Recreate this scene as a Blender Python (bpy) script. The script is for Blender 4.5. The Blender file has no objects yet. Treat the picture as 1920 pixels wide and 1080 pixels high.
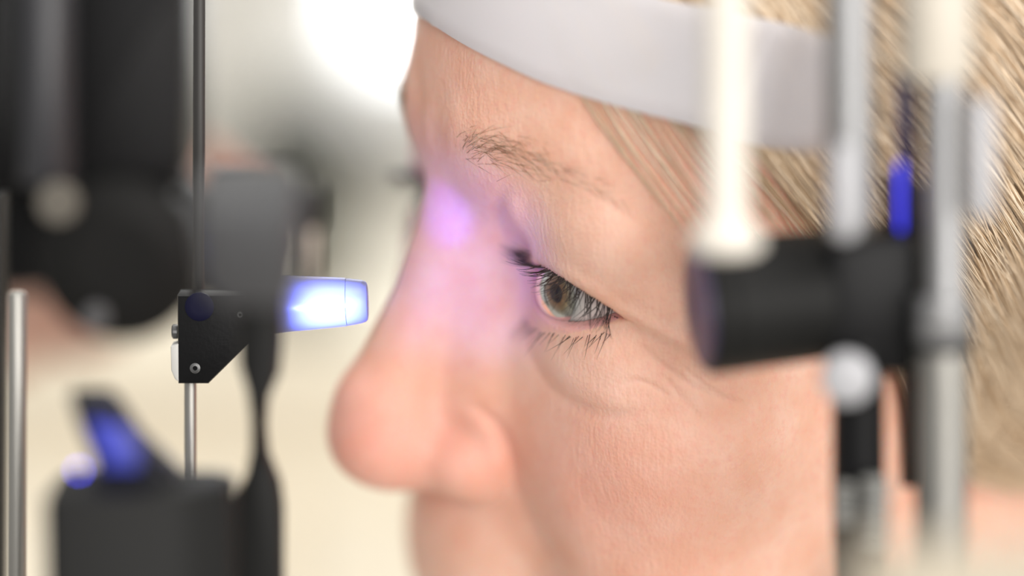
import bpy, bmesh, math, random
import numpy as np
F32=np.float32
random.seed(7); RNG=np.random.default_rng(11)
U=0.0009                                   # metres per modelling unit
# ================= camera =================
SC=8.2; FPX=105/36*1920; D=FPX/SC          # lens 105 mm, frame treated as 1920 x 1080
ELEV=math.radians(9)
CEN=np.array([0,0,1150.0])
RIGHT=np.array([1,0,0.]); UPV=np.array([0,math.sin(ELEV),math.cos(ELEV)]); NV=np.array([0,-math.cos(ELEV),math.sin(ELEV)])
CAM=CEN+D*NV
scene=bpy.context.scene
COL=scene.collection
cd=bpy.data.cameras.new('camera'); cam=bpy.data.objects.new('camera',cd); COL.objects.link(cam)
cam.location=CAM*U; cam.rotation_euler=(math.radians(90)-ELEV,0,0)
cd.lens=105; cd.sensor_width=36; cd.clip_start=.02; cd.clip_end=50
cd.dof.use_dof=True; cd.dof.focus_distance=(D-2.0)*U; cd.dof.aperture_fstop=1.8; cd.dof.aperture_blades=0
scene.camera=cam
vs=scene.view_settings; vs.view_transform='Standard'; vs.look='None'; vs.gamma=1; vs.use_curve_mapping=False; vs.exposure=0.2
# ================= world and lamps =================
w=bpy.data.worlds.new('world'); scene.world=w; w.use_nodes=True
w.node_tree.nodes['Background'].inputs[0].default_value=(1.0,.985,.96,1); w.node_tree.nodes['Background'].inputs[1].default_value=0.50
def area(name,loc,target,size,power,col=(1,1,1),sy=None):
    l=bpy.data.lights.new(name,'AREA'); l.shape='RECTANGLE'; l.size=size; l.size_y=sy or size; l.energy=power; l.color=col
    o=bpy.data.objects.new(name,l); COL.objects.link(o); o.location=loc
    from mathutils import Vector
    d=Vector(target)-Vector(loc); o.rotation_euler=d.to_track_quat('-Z','Y').to_euler(); return o
area('key_light_behind_viewer',(0.95,-2.0,1.35),(0.05,0,1.0),2.4,52,(1,.965,.93),1.7)  # unseen soft key light, added to brighten the cheek
area('overhead_softbox',(0.5,-0.5,2.4),(0.05,0,1.0),0.9,11,(1,.97,.93))  # unseen overhead softbox, added to light the head from above
area('overhead_softbox',(-0.6,0.9,2.4),(0,0.2,1.0),1.0,14,(1,.98,.95))  # second unseen softbox, added further back
def proj(P):
    P=np.asarray(P,float)-CAM
    z=-(P@NV); s=FPX/z
    return np.stack([960+(P@RIGHT)*s, 540-(P@UPV)*s, z-D],-1)
def unproj(px,py,dz=0.0):
    z=D+dz
    return CAM - NV*z + RIGHT*((px-960)/FPX*z) + UPV*((540-py)/FPX*z)
def onY(px,py,Y):                          # point of the upright plane y=Y on the sight line of a pixel
    d=-NV+RIGHT*((px-960)/FPX)+UPV*((540-py)/FPX)
    return CAM+d*((Y-CAM[1])/d[1])
# blue beam of the slit lamp, from its mirror towards the nose bridge
def spot(name,a,b,power,col,ang,blend,rad):
    from mathutils import Vector
    l=bpy.data.lights.new(name,'SPOT'); l.energy=power; l.color=col; l.spot_size=math.radians(ang); l.spot_blend=blend; l.shadow_soft_size=rad
    o=bpy.data.objects.new(name,l); COL.objects.link(o); o.location=a*U
    o.rotation_euler=Vector((b-a)*U).to_track_quat('-Z','Y').to_euler(); return o
spot('slit_lamp_beam',onY(530,790,-84),onY(850,480,12),0.23,(.05,.03,1.0),36,1.0,.003)
spot('bridge_patch_spot',onY(530,790,-84),unproj(842,392,20),0.40,(.08,.04,1.0),10,.9,.001)  # extra narrow spot, added to make the violet patch on the nose bridge
spot('prism_glow_spot',onY(630,690,-42),onY(618,566,0),2.2,(.14,.19,1.0),31,1.0,.002)  # floating spot added below the prism to make it glow blue
spot('mirror_beam',onY(128,690,-112),onY(222,835,-76),0.07,(.06,.09,1.0),34,1.0,.002)
# ================= materials =================
MATS={}
def mat(name,col,rough=.5,metal=0.0,var=.06,scale=60,bump=0.0,bscale=400,coat=0.0,spec=.5,trans=0.0,emit=None,estr=0):
    if name in MATS: return MATS[name]
    m=bpy.data.materials.new(name); m.use_nodes=True; nt=m.node_tree; b=nt.nodes['Principled BSDF']
    tc=nt.nodes.new('ShaderNodeTexCoord'); nz=nt.nodes.new('ShaderNodeTexNoise'); nz.inputs['Scale'].default_value=scale; nz.inputs['Detail'].default_value=4
    nt.links.new(tc.outputs['Object'],nz.inputs['Vector'])
    mx=nt.nodes.new('ShaderNodeMix'); mx.data_type='RGBA'
    mx.inputs[6].default_value=(*[c*(1-var) for c in col],1); mx.inputs[7].default_value=(*[min(1,c*(1+var)) for c in col],1)
    nt.links.new(nz.outputs['Fac'],mx.inputs[0]); nt.links.new(mx.outputs[2],b.inputs['Base Color'])
    b.inputs['Roughness'].default_value=rough; b.inputs['Metallic'].default_value=metal
    b.inputs['Coat Weight'].default_value=coat; b.inputs['Specular IOR Level'].default_value=spec
    b.inputs['Transmission Weight'].default_value=trans
    if emit: b.inputs['Emission Color'].default_value=(*emit,1); b.inputs['Emission Strength'].default_value=estr
    if bump:
        n2=nt.nodes.new('ShaderNodeTexNoise'); n2.inputs['Scale'].default_value=bscale; nt.links.new(tc.outputs['Object'],n2.inputs['Vector'])
        bp=nt.nodes.new('ShaderNodeBump'); bp.inputs['Strength'].default_value=bump; bp.inputs['Distance'].default_value=.0004
        nt.links.new(n2.outputs['Fac'],bp.inputs['Height']); nt.links.new(bp.outputs['Normal'],b.inputs['Normal'])
    MATS[name]=m; return m
BLACK=mat('black_enamel',(.006,.006,.0065),.42,bump=.12,bscale=900,spec=.18)
BLACKM=mat('matt_black',(.010,.010,.0095),.55,bump=.15,bscale=1200,spec=.18)
GREYP=mat('grey_enamel',(.055,.055,.058),.6,bump=.08)
STEEL=mat('brushed_steel',(.36,.35,.325),.42,1.0)
CHROME=mat('satin_chrome',(.36,.36,.365),.42,1.0)
CREAM=mat('cream_plastic',(.60,.55,.47),.5)
WHITEM=mat('pale_aluminium',(.46,.46,.48),.5,.2)
RUBBER=mat('rubber',(.012,.012,.012),.7)
# ================= object helpers =================
def empty(name,loc,label=None,cat=None,group=None,kind=None):
    o=bpy.data.objects.new(name,None); COL.objects.link(o); o.location=np.asarray(loc)*U; o.empty_display_size=.02
    tag(o,label,cat,group,kind); return o
def tag(o,label=None,cat=None,group=None,kind=None):
    if label: o['label']=label
    if cat: o['category']=cat
    if group: o['group']=group
    if kind: o['kind']=kind
    return o
ORG={}
def origin(p):
    while p.parent is not None: p=p.parent
    return np.array(p.location)/U
def mesh_obj(name,V,Fc,m,parent=None,smooth=True,ang=35,loc=None):
    """V in world units; becomes one mesh object, vertices stored relative to its thing's base"""
    V=np.asarray(V,float)
    o0=origin(parent) if parent is not None else (np.asarray(loc,float) if loc is not None else np.array([V[:,0].mean(),V[:,1].mean(),V[:,2].min()]))
    me=bpy.data.meshes.new(name)
    me.from_pydata(((V-o0)*U).tolist(),[],[list(map(int,f)) for f in Fc]) if not isinstance(Fc,np.ndarray) else _fast(me,(V-o0)*U,Fc)
    me.update()
    if not isinstance(Fc,np.ndarray):
        bm=bmesh.new(); bm.from_mesh(me); bmesh.ops.recalc_face_normals(bm,faces=bm.faces); bm.to_mesh(me); bm.free()
    if smooth:
        me.shade_smooth()
        if ang: me.set_sharp_from_angle(angle=math.radians(ang))
    me.materials.append(m)
    o=bpy.data.objects.new(name,me); COL.objects.link(o)
    if parent is not None: o.parent=parent
    else: o.location=o0*U
    return o
def _fast(me,V,Fc):
    n=Fc.shape[1]
    me.vertices.add(len(V)); me.vertices.foreach_set('co',V.astype(F32).ravel())
    me.loops.add(Fc.size); me.loops.foreach_set('vertex_index',Fc.astype(np.int32).ravel())
    me.polygons.add(len(Fc)); me.polygons.foreach_set('loop_start',np.arange(0,Fc.size,n,dtype=np.int32))
    me.polygons.foreach_set('loop_total',np.full(len(Fc),n,np.int32))
    me.update(calc_edges=True); me.validate()
def frame_of(axis,ref=None):
    a=np.asarray(axis,float); a/=np.linalg.norm(a)
    r=np.array(ref if ref is not None else ([0,0,1.] if abs(a[2])<.9 else [0,1.,0]),float)
    x=np.cross(r,a); x/=np.linalg.norm(x); y=np.cross(a,x); return x,y,a
def lathe(base,axis,prof,n=40,sx=1.0,sy=1.0):
    """prof: list of (t along axis, radius)"""
    x,y,a=frame_of(axis); V=[];Fc=[]
    for t,r in prof:
        for k in range(n):
            th=2*math.pi*k/n
            V.append(np.asarray(base)+a*t+x*(r*sx*math.cos(th))+y*(r*sy*math.sin(th)))
    for i in range(len(prof)-1):
        for k in range(n):
            k2=(k+1)%n; Fc.append((i*n+k,i*n+k2,(i+1)*n+k2,(i+1)*n+k))
    Fc.append(tuple(range(n-1,-1,-1))); Fc.append(tuple((len(prof)-1)*n+k for k in range(n)))
    return V,Fc
def rod(a,b,r,bev=.8,n=36,r2=None):
    a=np.asarray(a,float);b=np.asarray(b,float);L=np.linalg.norm(b-a); r2=r2 or r
    bev=min(bev,r*.5)
    prof=[(0,r-bev),(bev*.3,r-bev*.3),(bev,r),(L-bev,r2),(L-bev*.3,r2-bev*.3),(L,r2-bev)]
    return lathe(a,b-a,prof,n)
def prism(poly,depth,bev,ex=np.array([1.,0,0]),ez=np.array([0,0,1.]),ey=np.array([0,1.,0]),o=np.zeros(3)):
    """extruded 2D outline (x,z) with chamfered rims; extruded from -depth/2 to depth/2 along ey"""
    P=np.array(poly,float); n=len(P)
    A=.5*np.sum(P[:,0]*np.roll(P[:,1],-1)-np.roll(P[:,0],-1)*P[:,1])
    if A<0: P=P[::-1]
    # inset
    T=np.roll(P,-1,0)-P; T/=np.linalg.norm(T,axis=1)[:,None]+1e-9
    Nn=np.stack([T[:,1],-T[:,0]],1); Nv=Nn+np.roll(Nn,1,0); Nv/=np.linalg.norm(Nv,axis=1)[:,None]+1e-9
    c=np.clip((Nv*Nn).sum(1),.4,1)[:,None]
    rings=[]
    for f,dy in ((1,-depth/2),(.3,-depth/2+bev*.3),(0,-depth/2+bev),(0,depth/2-bev),(.3,depth/2-bev*.3),(1,depth/2)):
        Q=P-Nv*(bev*f)/c; rings.append([o+ex*q[0]+ez*q[1]+ey*dy for q in Q])
    V=[p for r in rings for p in r]; Fc=[]
    for i in range(len(rings)-1):
        for k in range(n):
            k2=(k+1)%n; Fc.append((i*n+k,i*n+k2,(i+1)*n+k2,(i+1)*n+k))
    Fc.append(tuple(range(n-1,-1,-1))); Fc.append(tuple((len(rings)-1)*n+k for k in range(n)))
    return V,Fc
def rrect(x0,z0,x1,z1,r,n=6):
    out=[]
    for cx,cz,a0 in ((x1-r,z1-r,0),(x0+r,z1-r,90),(x0+r,z0+r,180),(x1-r,z0+r,270)):
        for k in range(n+1):
            a=math.radians(a0+90*k/n); out.append((cx+r*math.cos(a),cz+r*math.sin(a)))
    return out
def join(*vf):
    V=[];Fc=[]
    for v,f in vf:
        n=len(V); V+=list(v); Fc+=[tuple(i+n for i in q) for q in f]
    return V,Fc
def box(c,s,bev=1.0):
    c=np.asarray(c,float); return prism(rrect(-s[0]/2,-s[2]/2,s[0]/2,s[2]/2,min(bev*1.5,s[0]*.45,s[2]*.45),4),s[1],min(bev,s[1]*.4),o=c)
def tubes(paths,radii,sides=4):
    """many tapered strands in one vertex array; paths (n,k,3), radii (n,k)"""
    n,k,_=paths.shape
    T=np.gradient(paths,axis=1); T/=np.linalg.norm(T,axis=2,keepdims=True)+1e-9
    ref=np.array([.3,.5,.81]); B=np.cross(T,ref); B/=np.linalg.norm(B,axis=2,keepdims=True)+1e-9
    C=np.cross(T,B)
    V=np.stack([paths+radii[...,None]*(B*math.cos(2*math.pi*s/sides)+C*math.sin(2*math.pi*s/sides)) for s in range(sides)],2)
    idx=np.arange(n*k*sides).reshape(n,k,sides)
    a=idx[:,:-1]; b=idx[:,1:]
    Fc=np.stack([a,np.roll(a,-1,2),np.roll(b,-1,2),b],-1).reshape(-1,4)
    return V.reshape(-1,3),Fc

# ---------------- tunable skin and gaze ----------------
SKIN_A=(.83,.47,.335); SKIN_B=(.88,.56,.43); SKIN_RED=(.82,.36,.285); SKIN_PALE=(.90,.62,.52)
GAZE_AZ=11.0; GAZE_EL=-2.5
# ---------------- head frame ----------------
PHI=math.radians(27); RHO=math.radians(12); PSI=math.radians(0)
_f=np.array([-math.cos(PHI),-math.sin(PHI),0]); _l=np.array([math.sin(PHI),-math.cos(PHI),0]); _u=np.array([0,0,1.])
HL=_l*math.cos(RHO)-_u*math.sin(RHO); HV=_u*math.cos(RHO)+_l*math.sin(RHO)
HF=_f*math.cos(PSI)+HV*math.sin(PSI); HV=HV*math.cos(PSI)-_f*math.sin(PSI)
EX=32.5; ER=13.8
EYE_PX=(1120,532,11.0)
H0=unproj(*EYE_PX)-EX*HL
def l2w(p):
    p=np.asarray(p,float); return H0+p[...,0:1]*HL+p[...,1:2]*HF+p[...,2:3]*HV
def w2l(P):
    q=np.asarray(P,float)-H0; return np.stack([q@HL,q@HF,q@HV],-1)
# fast px of local coords
_M=np.stack([HL,HF,HV],1)            # world = H0+M@local
_A=np.stack([RIGHT,UPV,-NV],0)@_M; _b=np.stack([RIGHT,UPV,-NV],0)@(H0-CAM)
_A=_A.astype(F32); _b=_b.astype(F32)
def lpx(x,u,v):
    z=_A[2,0]*x+_A[2,1]*u+_A[2,2]*v+_b[2]
    s=F32(FPX)/z
    return 960+(_A[0,0]*x+_A[0,1]*u+_A[0,2]*v+_b[0])*s, 540-(_A[1,0]*x+_A[1,1]*u+_A[1,2]*v+_b[1])*s

# ---------------- sdf ----------------
def sm(a,b,k):
    h=np.maximum(k-np.abs(a-b),0)/k
    return np.minimum(a,b)-h*h*h*k*(1/6.0)
def smx(a,b,k): return -sm(-a,-b,k)
def ell(x,u,v,c,r,rot=None):
    a=x-F32(c[0]);b=u-F32(c[1]);d=v-F32(c[2])
    if rot:   # rotation in u-v plane (deg), positive tilts u-axis upward
        t=math.radians(rot); cs,sn=F32(math.cos(t)),F32(math.sin(t))
        b,d=b*cs+d*sn, -b*sn+d*cs
    p=(a/F32(r[0]))**2+(b/F32(r[1]))**2+(d/F32(r[2]))**2
    q=(a/F32(r[0]**2))**2+(b/F32(r[1]**2))**2+(d/F32(r[2]**2))**2
    k0=np.sqrt(p); k1=np.sqrt(q)+F32(1e-6)
    return k0*(k0-1)/k1
def cap(x,u,v,a,b,ra,rb):
    ax,au,av=a; dx,du,dv=[b[i]-a[i] for i in range(3)]
    L=dx*dx+du*du+dv*dv
    t=np.clip(((x-F32(ax))*F32(dx)+(u-F32(au))*F32(du)+(v-F32(av))*F32(dv))/F32(L),0,1)
    return np.sqrt((x-F32(ax)-t*F32(dx))**2+(u-F32(au)-t*F32(du))**2+(v-F32(av)-t*F32(dv))**2)-(F32(ra)+t*F32(rb-ra))
def polyd(X,Y,pts,signed=False):
    """distance (px) to polyline, plus param 0..1; sign + = right-hand side when walking (image coords)"""
    best=np.full(X.shape,1e9,F32); par=np.zeros(X.shape,F32); sg=np.ones(X.shape,F32)
    n=len(pts)-1
    for i in range(n):
        (ax,ay),(bx,by)=pts[i],pts[i+1]
        dx,dy=bx-ax,by-ay; L=dx*dx+dy*dy
        t=np.clip(((X-ax)*dx+(Y-ay)*dy)/L,0,1)
        d=np.hypot(X-ax-t*dx,Y-ay-t*dy)
        m=d<best
        best=np.where(m,d,best); par=np.where(m,(i+t)/n,par)
        if signed: sg=np.where(m,np.where((X-ax)*dy-(Y-ay)*dx>0,-1,1),sg)
    return best,par,sg
def taper(p,a=.25): return np.clip(np.minimum(p,1-p)/a,0,1)**.7
# ---- displacement raster in the side view (2 px cells), strokes of gaussians ----
RX0,RY0,RW,RH,RC=500,-60,620,610,2.0
def spline(pts,n=60):
    P=np.array(pts,float); Q=np.vstack([2*P[0]-P[1],P,2*P[-1]-P[-2]])
    out=[]
    m=len(P)-1
    for s in np.linspace(0,m-1e-6,n):
        i=int(s); t=s-i; a,b,c,d=Q[i],Q[i+1],Q[i+2],Q[i+3]
        out.append(.5*(2*b+(c-a)*t+(2*a-5*b+4*c-d)*t*t+(3*b-a-3*c+d)*t**3))
    return np.array(out)
_gx=(RX0+np.arange(RW)*RC).astype(F32); _gy=(RY0+np.arange(RH)*RC).astype(F32)
def stroke(M,pts,amp,sig,off=0.0,a=.25,aend=None):
    S=spline(pts,80)
    L=np.r_[0,np.cumsum(np.hypot(*np.diff(S,axis=0).T))]
    n=max(4,int(L[-1]/(sig*.35)))
    l=np.linspace(0,L[-1],n); X=np.interp(l,L,S[:,0]); Y=np.interp(l,L,S[:,1])
    tx=np.gradient(X); ty=np.gradient(Y); nn=np.hypot(tx,ty)
    X=X+off*(ty/nn); Y=Y-off*(tx/nn)      # off>0 : to the right of a downward walk
    t=l/L[-1]; w=np.clip(np.minimum(t/a,(1-t)/(aend or a)),0,1); w=w*w*(3-2*w)
    k=amp*(L[-1]/(n-1))/(sig*math.sqrt(math.pi))
    # separable accumulation
    gx=np.exp(-((_gx[None]-X[:,None])/sig)**2); gy=np.exp(-((_gy[None]-Y[:,None])/sig)**2)
    M+=np.einsum('ky,kx->yx',gy*(w*k)[:,None],gx).astype(F32)
def build_disp():
    M=np.zeros((RH,RW),F32)
    st=lambda *a,**k: stroke(M,*a,**k)
    # alar crease, nasolabial fold
    al=[(865,755),(905,772),(935,800),(955,840),(964,880),(958,920)]
    st(al,1.2,12); st(al,-.6,22,off=-28)
    nl=[(958,850),(968,900),(985,950),(1005,995),(1045,1055),(1090,1110)]
    st(nl,.7,18); st(nl,-1.4,50,off=60)
    # under-eye bag
    bg=[(978,570),(985,630),(1003,680),(1040,732),(1100,770),(1170,780),(1225,765)]
    st(bg,.65,11); st(bg,-.6,25,off=30)
    st([(1060,742),(1110,762),(1165,772),(1205,764)],.25,5)
    st([(1160,722),(1205,715),(1262,748)],.35,6)
    # hood: medial fold edge
    hd=[(975,352),(945,372),(943,405),(955,445),(975,478)]
    st(hd,.9,12,off=-8,a=.4); st(hd,-.7,18,off=18,a=.4)
    # lid fold just above lashes, running to the crow's feet
    lf=[(985,455),(1030,492),(1090,532),(1150,572),(1215,612),(1290,655),(1340,690)]
    st(lf,-.6,14,off=-14 if False else 0)
    st([(1150,592),(1200,618),(1250,642),(1310,675)],.5,10)
    # crow's feet / cheek wrinkles
    st([(1190,640),(1250,690),(1330,740),(1400,765)],.32,7)
    st([(1270,680),(1340,735),(1420,770)],.3,6)
    st([(1230,690),(1300,770),(1330,800)],.22,6)
    # brow skin folds
    st([(1060,330),(1110,360),(1160,395),(1215,430)],.14,7)
    st([(1040,312),(1080,335),(1100,350)],.1,6)
    # glabella crease + concentric folds
    st([(838,165),(820,215),(815,290)],.35,14); st([(838,165),(820,215),(815,290)],-.35,20,off=28)
    for k in range(4): st([(840+14*k,210-8*k),(870+14*k,180-6*k),(930+12*k,160)],.05,5)
    return M
DISP=build_disp()
def disp(X,u,v):
    px,py=lpx(X,u,v)
    a=np.clip((px-RX0)/RC,0,RW-1.01); b=np.clip((py-RY0)/RC,0,RH-1.01)
    i=a.astype(np.int32); j=b.astype(np.int32); fa=(a-i).astype(F32); fb=(b-j).astype(F32)
    return (DISP[j,i]*(1-fa)+DISP[j,i+1]*fa)*(1-fb)+(DISP[j+1,i]*(1-fa)+DISP[j+1,i+1]*fa)*fb
def _tab(pts):
    P=spline(sorted(pts),200); return np.radians(P[:,0]),np.radians(P[:,1])
UPT=_tab([(-58,-8),(-42,4),(-25,13),(-5,18.5),(10,19.7),(26,18),(44,13.5),(61,6),(75,-1),(84,-6)])
LOT=_tab([(-58,-8),(-42,-15),(-25,-20),(-5,-23),(10,-24.5),(23,-25),(36,-23.5),(50,-19.5),(64,-14),(77,-8.5),(84,-6)])
def face_sdf(x,u,v,detail=True):
    X=np.abs(x)
    # cranium + facial mass
    f=ell(X,u,v,(0,-70,42),(69,101.5,86))
    f=sm(f,ell(X,u,v,(0,-40,-35),(63,60,70)),20)
    f=sm(f,ell(X,u,v,(0,-26,-95),(40,34,30)),20)             # chin / jaw
    f=sm(f,cap(X,u,v,(0,-95,-60),(0,-110,-190),56,60),25)    # neck
    f=sm(f,ell(X,u,v,(43,-21,-34),(30,30,30)),22)            # cheek
    f=sm(f,ell(X,u,v,(42,-25,-68),(28,29,30)),22)            # lower cheek
    f=sm(f,ell(X,u,v,(50,-50,-38),(17,27,36)),16)            # side of the jaw
    # brow
    f=sm(f,cap(X,u,v,(0,18.5,27),(14,16.5,30),10,9),14)
    f=sm(f,cap(X,u,v,(14,16,30),(32,5,33),9,8),15)
    f=sm(f,cap(X,u,v,(32,5,33),(49,-16,20),8,8.5),15)
    f=sm(f,cap(X,u,v,(49,-16,20),(55,-19,-12),8.5,9),14)
    f=sm(f,cap(X,u,v,(42,2,6),(54,-12,-4),7,8),12)
    # orbit hollow (medial/inferior)
    f=smx(f,-ell(X,u,v,(23,23,-2),(11,14,15)),9)
    # maxilla / upper lip
    f=sm(f,ell(X,u,v,(0,-3.2,-77),(30,27,35)),12)
    # hood
    f=sm(f,ell(X,u,v,(33,1.5,13.5),(19.5,14.5,17),-12),9)
    # lids
    r=np.sqrt((X-EX)**2+u**2+v**2)
    f=sm(f,r-F32(15.4),5)
    # lower lid mass
    f=sm(f,ell(X,u,v,(37,-1,-14),(19,13,12)),10)
    # nose
    n=cap(X,u,v,(0,20.5,14),(0,23.5,-6),8.5,8.0)
    n=sm(n,cap(X,u,v,(0,23.5,-6),(0,34.5,-38),8.2,11.5),8)
    n=sm(n,ell(X,u,v,(0,36,-47.8),(13.5,13.5,13)),7)
    n=sm(n,ell(X,u,v,(0,36.5,-40.5),(11,11.5,11)),6)
    n=sm(n,cap(X,u,v,(5,14,2),(12,13,-36),8,12),16)
    n=sm(n,cap(X,u,v,(3,31,-50),(14,19,-50.5),9.8,8.8),8)
    al=ell(X,u,v,(15.5,17,-50),(9,12.5,10),-4)
    n=sm(n,al,4)
    n=smx(n,-ell(X,u,v,(7,27,-65),(4.5,10,4.5)),3)
    f=sm(f,n,6)
    if detail:
        near=np.abs(f)<12
        f=f+np.where(near,disp(X,u,v),0)
    # opening
    ea=np.arctan2(X-EX,u); 
    eb=np.arctan2(v,np.hypot(X-EX,u))
    up=np.interp(ea,*UPT); lo=np.interp(ea,*LOT)
    op=np.maximum(eb-up,lo-eb)*np.minimum(r,20)
    op=np.where((ea>-1.05)&(ea<1.5),op,8)
    op=np.maximum(op,r-np.interp(ea,[-.3,.35],[17.5,24])).astype(F32)
    f=smx(f,-op,1.4)
    f=np.maximum(f,-(r-F32(ER+.1)))
    return f
# ================= iso-surface mesher =================
def surface_net(fn,xs,ys,zs,block=14,lip=1.35):
    nx,ny,nz=len(xs),len(ys),len(zs)
    Fv=np.full((nx,ny,nz),50,F32)
    X=xs.astype(F32);Y=ys.astype(F32);Z=zs.astype(F32)
    bl=[(i,j,k) for i in range(0,nx,block) for j in range(0,ny,block) for k in range(0,nz,block)]
    B=np.array(bl); e=np.minimum(B+block,[nx,ny,nz])-1
    lo=np.stack([X[B[:,0]],Y[B[:,1]],Z[B[:,2]]],1); hi=np.stack([X[e[:,0]],Y[e[:,1]],Z[e[:,2]]],1)
    c=(lo+hi)/2; rad=np.linalg.norm(hi-lo,axis=1)/2
    fc=fn(c[:,0],c[:,1],c[:,2])
    act=np.abs(fc)<rad*lip+4
    for q in range(len(bl)):
        i,j,k=bl[q]; I,J,K=e[q]+1
        if act[q]:
            g=np.meshgrid(X[i:I],Y[j:J],Z[k:K],indexing='ij')
            Fv[i:I,j:J,k:K]=fn(*[a.ravel() for a in g]).reshape(I-i,J-j,K-k)
        else: Fv[i:I,j:J,k:K]=fc[q]
    S=Fv<0
    # active cells
    cnt=np.zeros((nx-1,ny-1,nz-1),np.int8)
    for a in (0,1):
        for b in (0,1):
            for d in (0,1): cnt+=S[a:nx-1+a,b:ny-1+b,d:nz-1+d]
    ac=(cnt>0)&(cnt<8); idx=np.full(ac.shape,-1,np.int64); ci=np.argwhere(ac); idx[ac]=np.arange(len(ci))
    acc=np.zeros((len(ci),3)); num=np.zeros(len(ci))
    crd=(X,Y,Z)
    for ax in range(3):
        o1,o2=[q for q in range(3) if q!=ax]
        for a in (0,1):
            for b in (0,1):
                p=ci.copy(); p[:,o1]+=a; p[:,o2]+=b; q=p.copy(); q[:,ax]+=1
                f0=Fv[p[:,0],p[:,1],p[:,2]]; f1=Fv[q[:,0],q[:,1],q[:,2]]
                m=(f0<0)!=(f1<0); t=np.where(m,f0/np.where(m,f0-f1,1),0)
                P=np.stack([crd[k][p[:,k]] for k in range(3)],1).astype(float)
                P[:,ax]+=t*(crd[ax][q[:,ax]]-crd[ax][p[:,ax]])
                acc+=np.where(m[:,None],P,0); num+=m
    V=acc/num[:,None]
    Q=[]
    for ax in range(3):
        o1,o2=[(1,2),(2,0),(0,1)][ax]
        sl=[slice(None)]*3; s2=[slice(None)]*3; sl[ax]=slice(0,-1); s2[ax]=slice(1,None)
        ch=S[tuple(sl)]!=S[tuple(s2)]
        e=np.argwhere(ch); ins=S[tuple(sl)][ch]
        ok=(e[:,o1]>0)&(e[:,o2]>0)&(e[:,o1]<(nx,ny,nz)[o1]-1)&(e[:,o2]<(nx,ny,nz)[o2]-1); e=e[ok]; ins=ins[ok]
        def cell(d1,d2):
            c=e.copy(); c[:,o1]-=d1; c[:,o2]-=d2; return idx[c[:,0],c[:,1],c[:,2]]
        q=np.stack([cell(1,1),cell(0,1),cell(0,0),cell(1,0)],1)
        q[~ins]=q[~ins][:,::-1]; Q.append(q)
    Q=np.concatenate(Q)
    return V,Q
def grad(fn,P,e=.12):
    G=np.zeros_like(P)
    for k in range(3):
        a=P.copy();a[:,k]+=e;b=P.copy();b[:,k]-=e
        G[:,k]=(fn(*a.T.astype(F32))-fn(*b.T.astype(F32)))/(2*e)
    return G
def refine(fn,V,it=2):
    for _ in range(it):
        f=fn(*V.T.astype(F32)); G=grad(fn,V); g2=np.maximum((G*G).sum(1),.2)
        V=V-np.clip(f/g2,-.5,.5)[:,None]*G
    return V
def axis(*segs):
    out=[segs[0][0]]
    for a,b,h in segs:
        n=max(1,int(round((b-a)/h))); out+=list(np.linspace(a,b,n+1)[1:])
    return np.array(out)
def surf(px,py,detail=True,steps=90):
    """point of the head's surface on the sight line of each pixel (local head frame)"""
    px=np.atleast_1d(np.asarray(px,float)); py=np.atleast_1d(np.asarray(py,float))
    d=-NV[None]+RIGHT*((px-960)/FPX)[:,None]+UPV*((540-py)/FPX)[:,None]; d/=np.linalg.norm(d,axis=1,keepdims=True)
    o=w2l(CAM); dl=np.stack([d@HL,d@HF,d@HV],1); t=np.full(len(px),D-130.)
    for _ in range(steps):
        P=o+dl*t[:,None]; t=np.minimum(t+face_sdf(*P.T.astype(F32),detail)*.8,D+150)
    return o+dl*t[:,None]
# ================= the room =================
def ppu(Y): return FPX/(D+Y)
WALL=mat('wall_paint',(.54,.53,.49),.8,var=.03,scale=6); FLOORM=mat('floor_vinyl',(.42,.40,.36),.6,scale=8)
V,Fc=box((0,1440,-10),(5200,5600,20),2); tag(mesh_obj('floor',V,Fc,FLOORM),kind='structure',label='grey vinyl floor of the examination room')
WY=1050.0
wl=onY(610,0,WY)[0]; wr=onY(2500,0,WY)[0]; wb=onY(600,165,WY)[2]; wt=wb+1000
def wallbox(x0,x1,z0,z1): return box(((x0+x1)/2,WY+40,(z0+z1)/2),(x1-x0,80,z1-z0),1)
tag(mesh_obj('wall_back',*join(wallbox(-2600,wl,0,2800),wallbox(wr,2600,0,2800),wallbox(wl,wr,0,wb),wallbox(wl,wr,wt,2800)),WALL),kind='structure',label='pale grey wall behind the instrument')
win=empty('window_1',((wl+wr)/2,WY+40,wb),label='bright window in the wall behind the forehead',kind='structure')
WFR=mat('window_white',(.85,.85,.84),.5); PANE=mat('daylight_pane',(.9,.95,1),.2,emit=(1,1,1),estr=3.2)
for a in ((wl,wl+25,wb,wt),(wr-25,wr,wb,wt),(wl+25,wr-25,wb,wb+25),(wl+25,wr-25,wt-25,wt),((wl+wr)/2-12,(wl+wr)/2+12,wb+25,wt-25)):
    mesh_obj('window_frame',*box(((a[0]+a[1])/2,WY+35,(a[2]+a[3])/2),(a[1]-a[0],40,a[3]-a[2]),3),WFR,win)
mesh_obj('pane',*box(((wl+wr)/2,WY+50,(wb+wt)/2),(wr-wl-40,6,wt-wb-40),1),PANE,win)
mesh_obj('window_sill',*box(((wl+wr)/2,WY-15,wb-8),(wr-wl+60,60,16),4),WFR,win)
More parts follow.
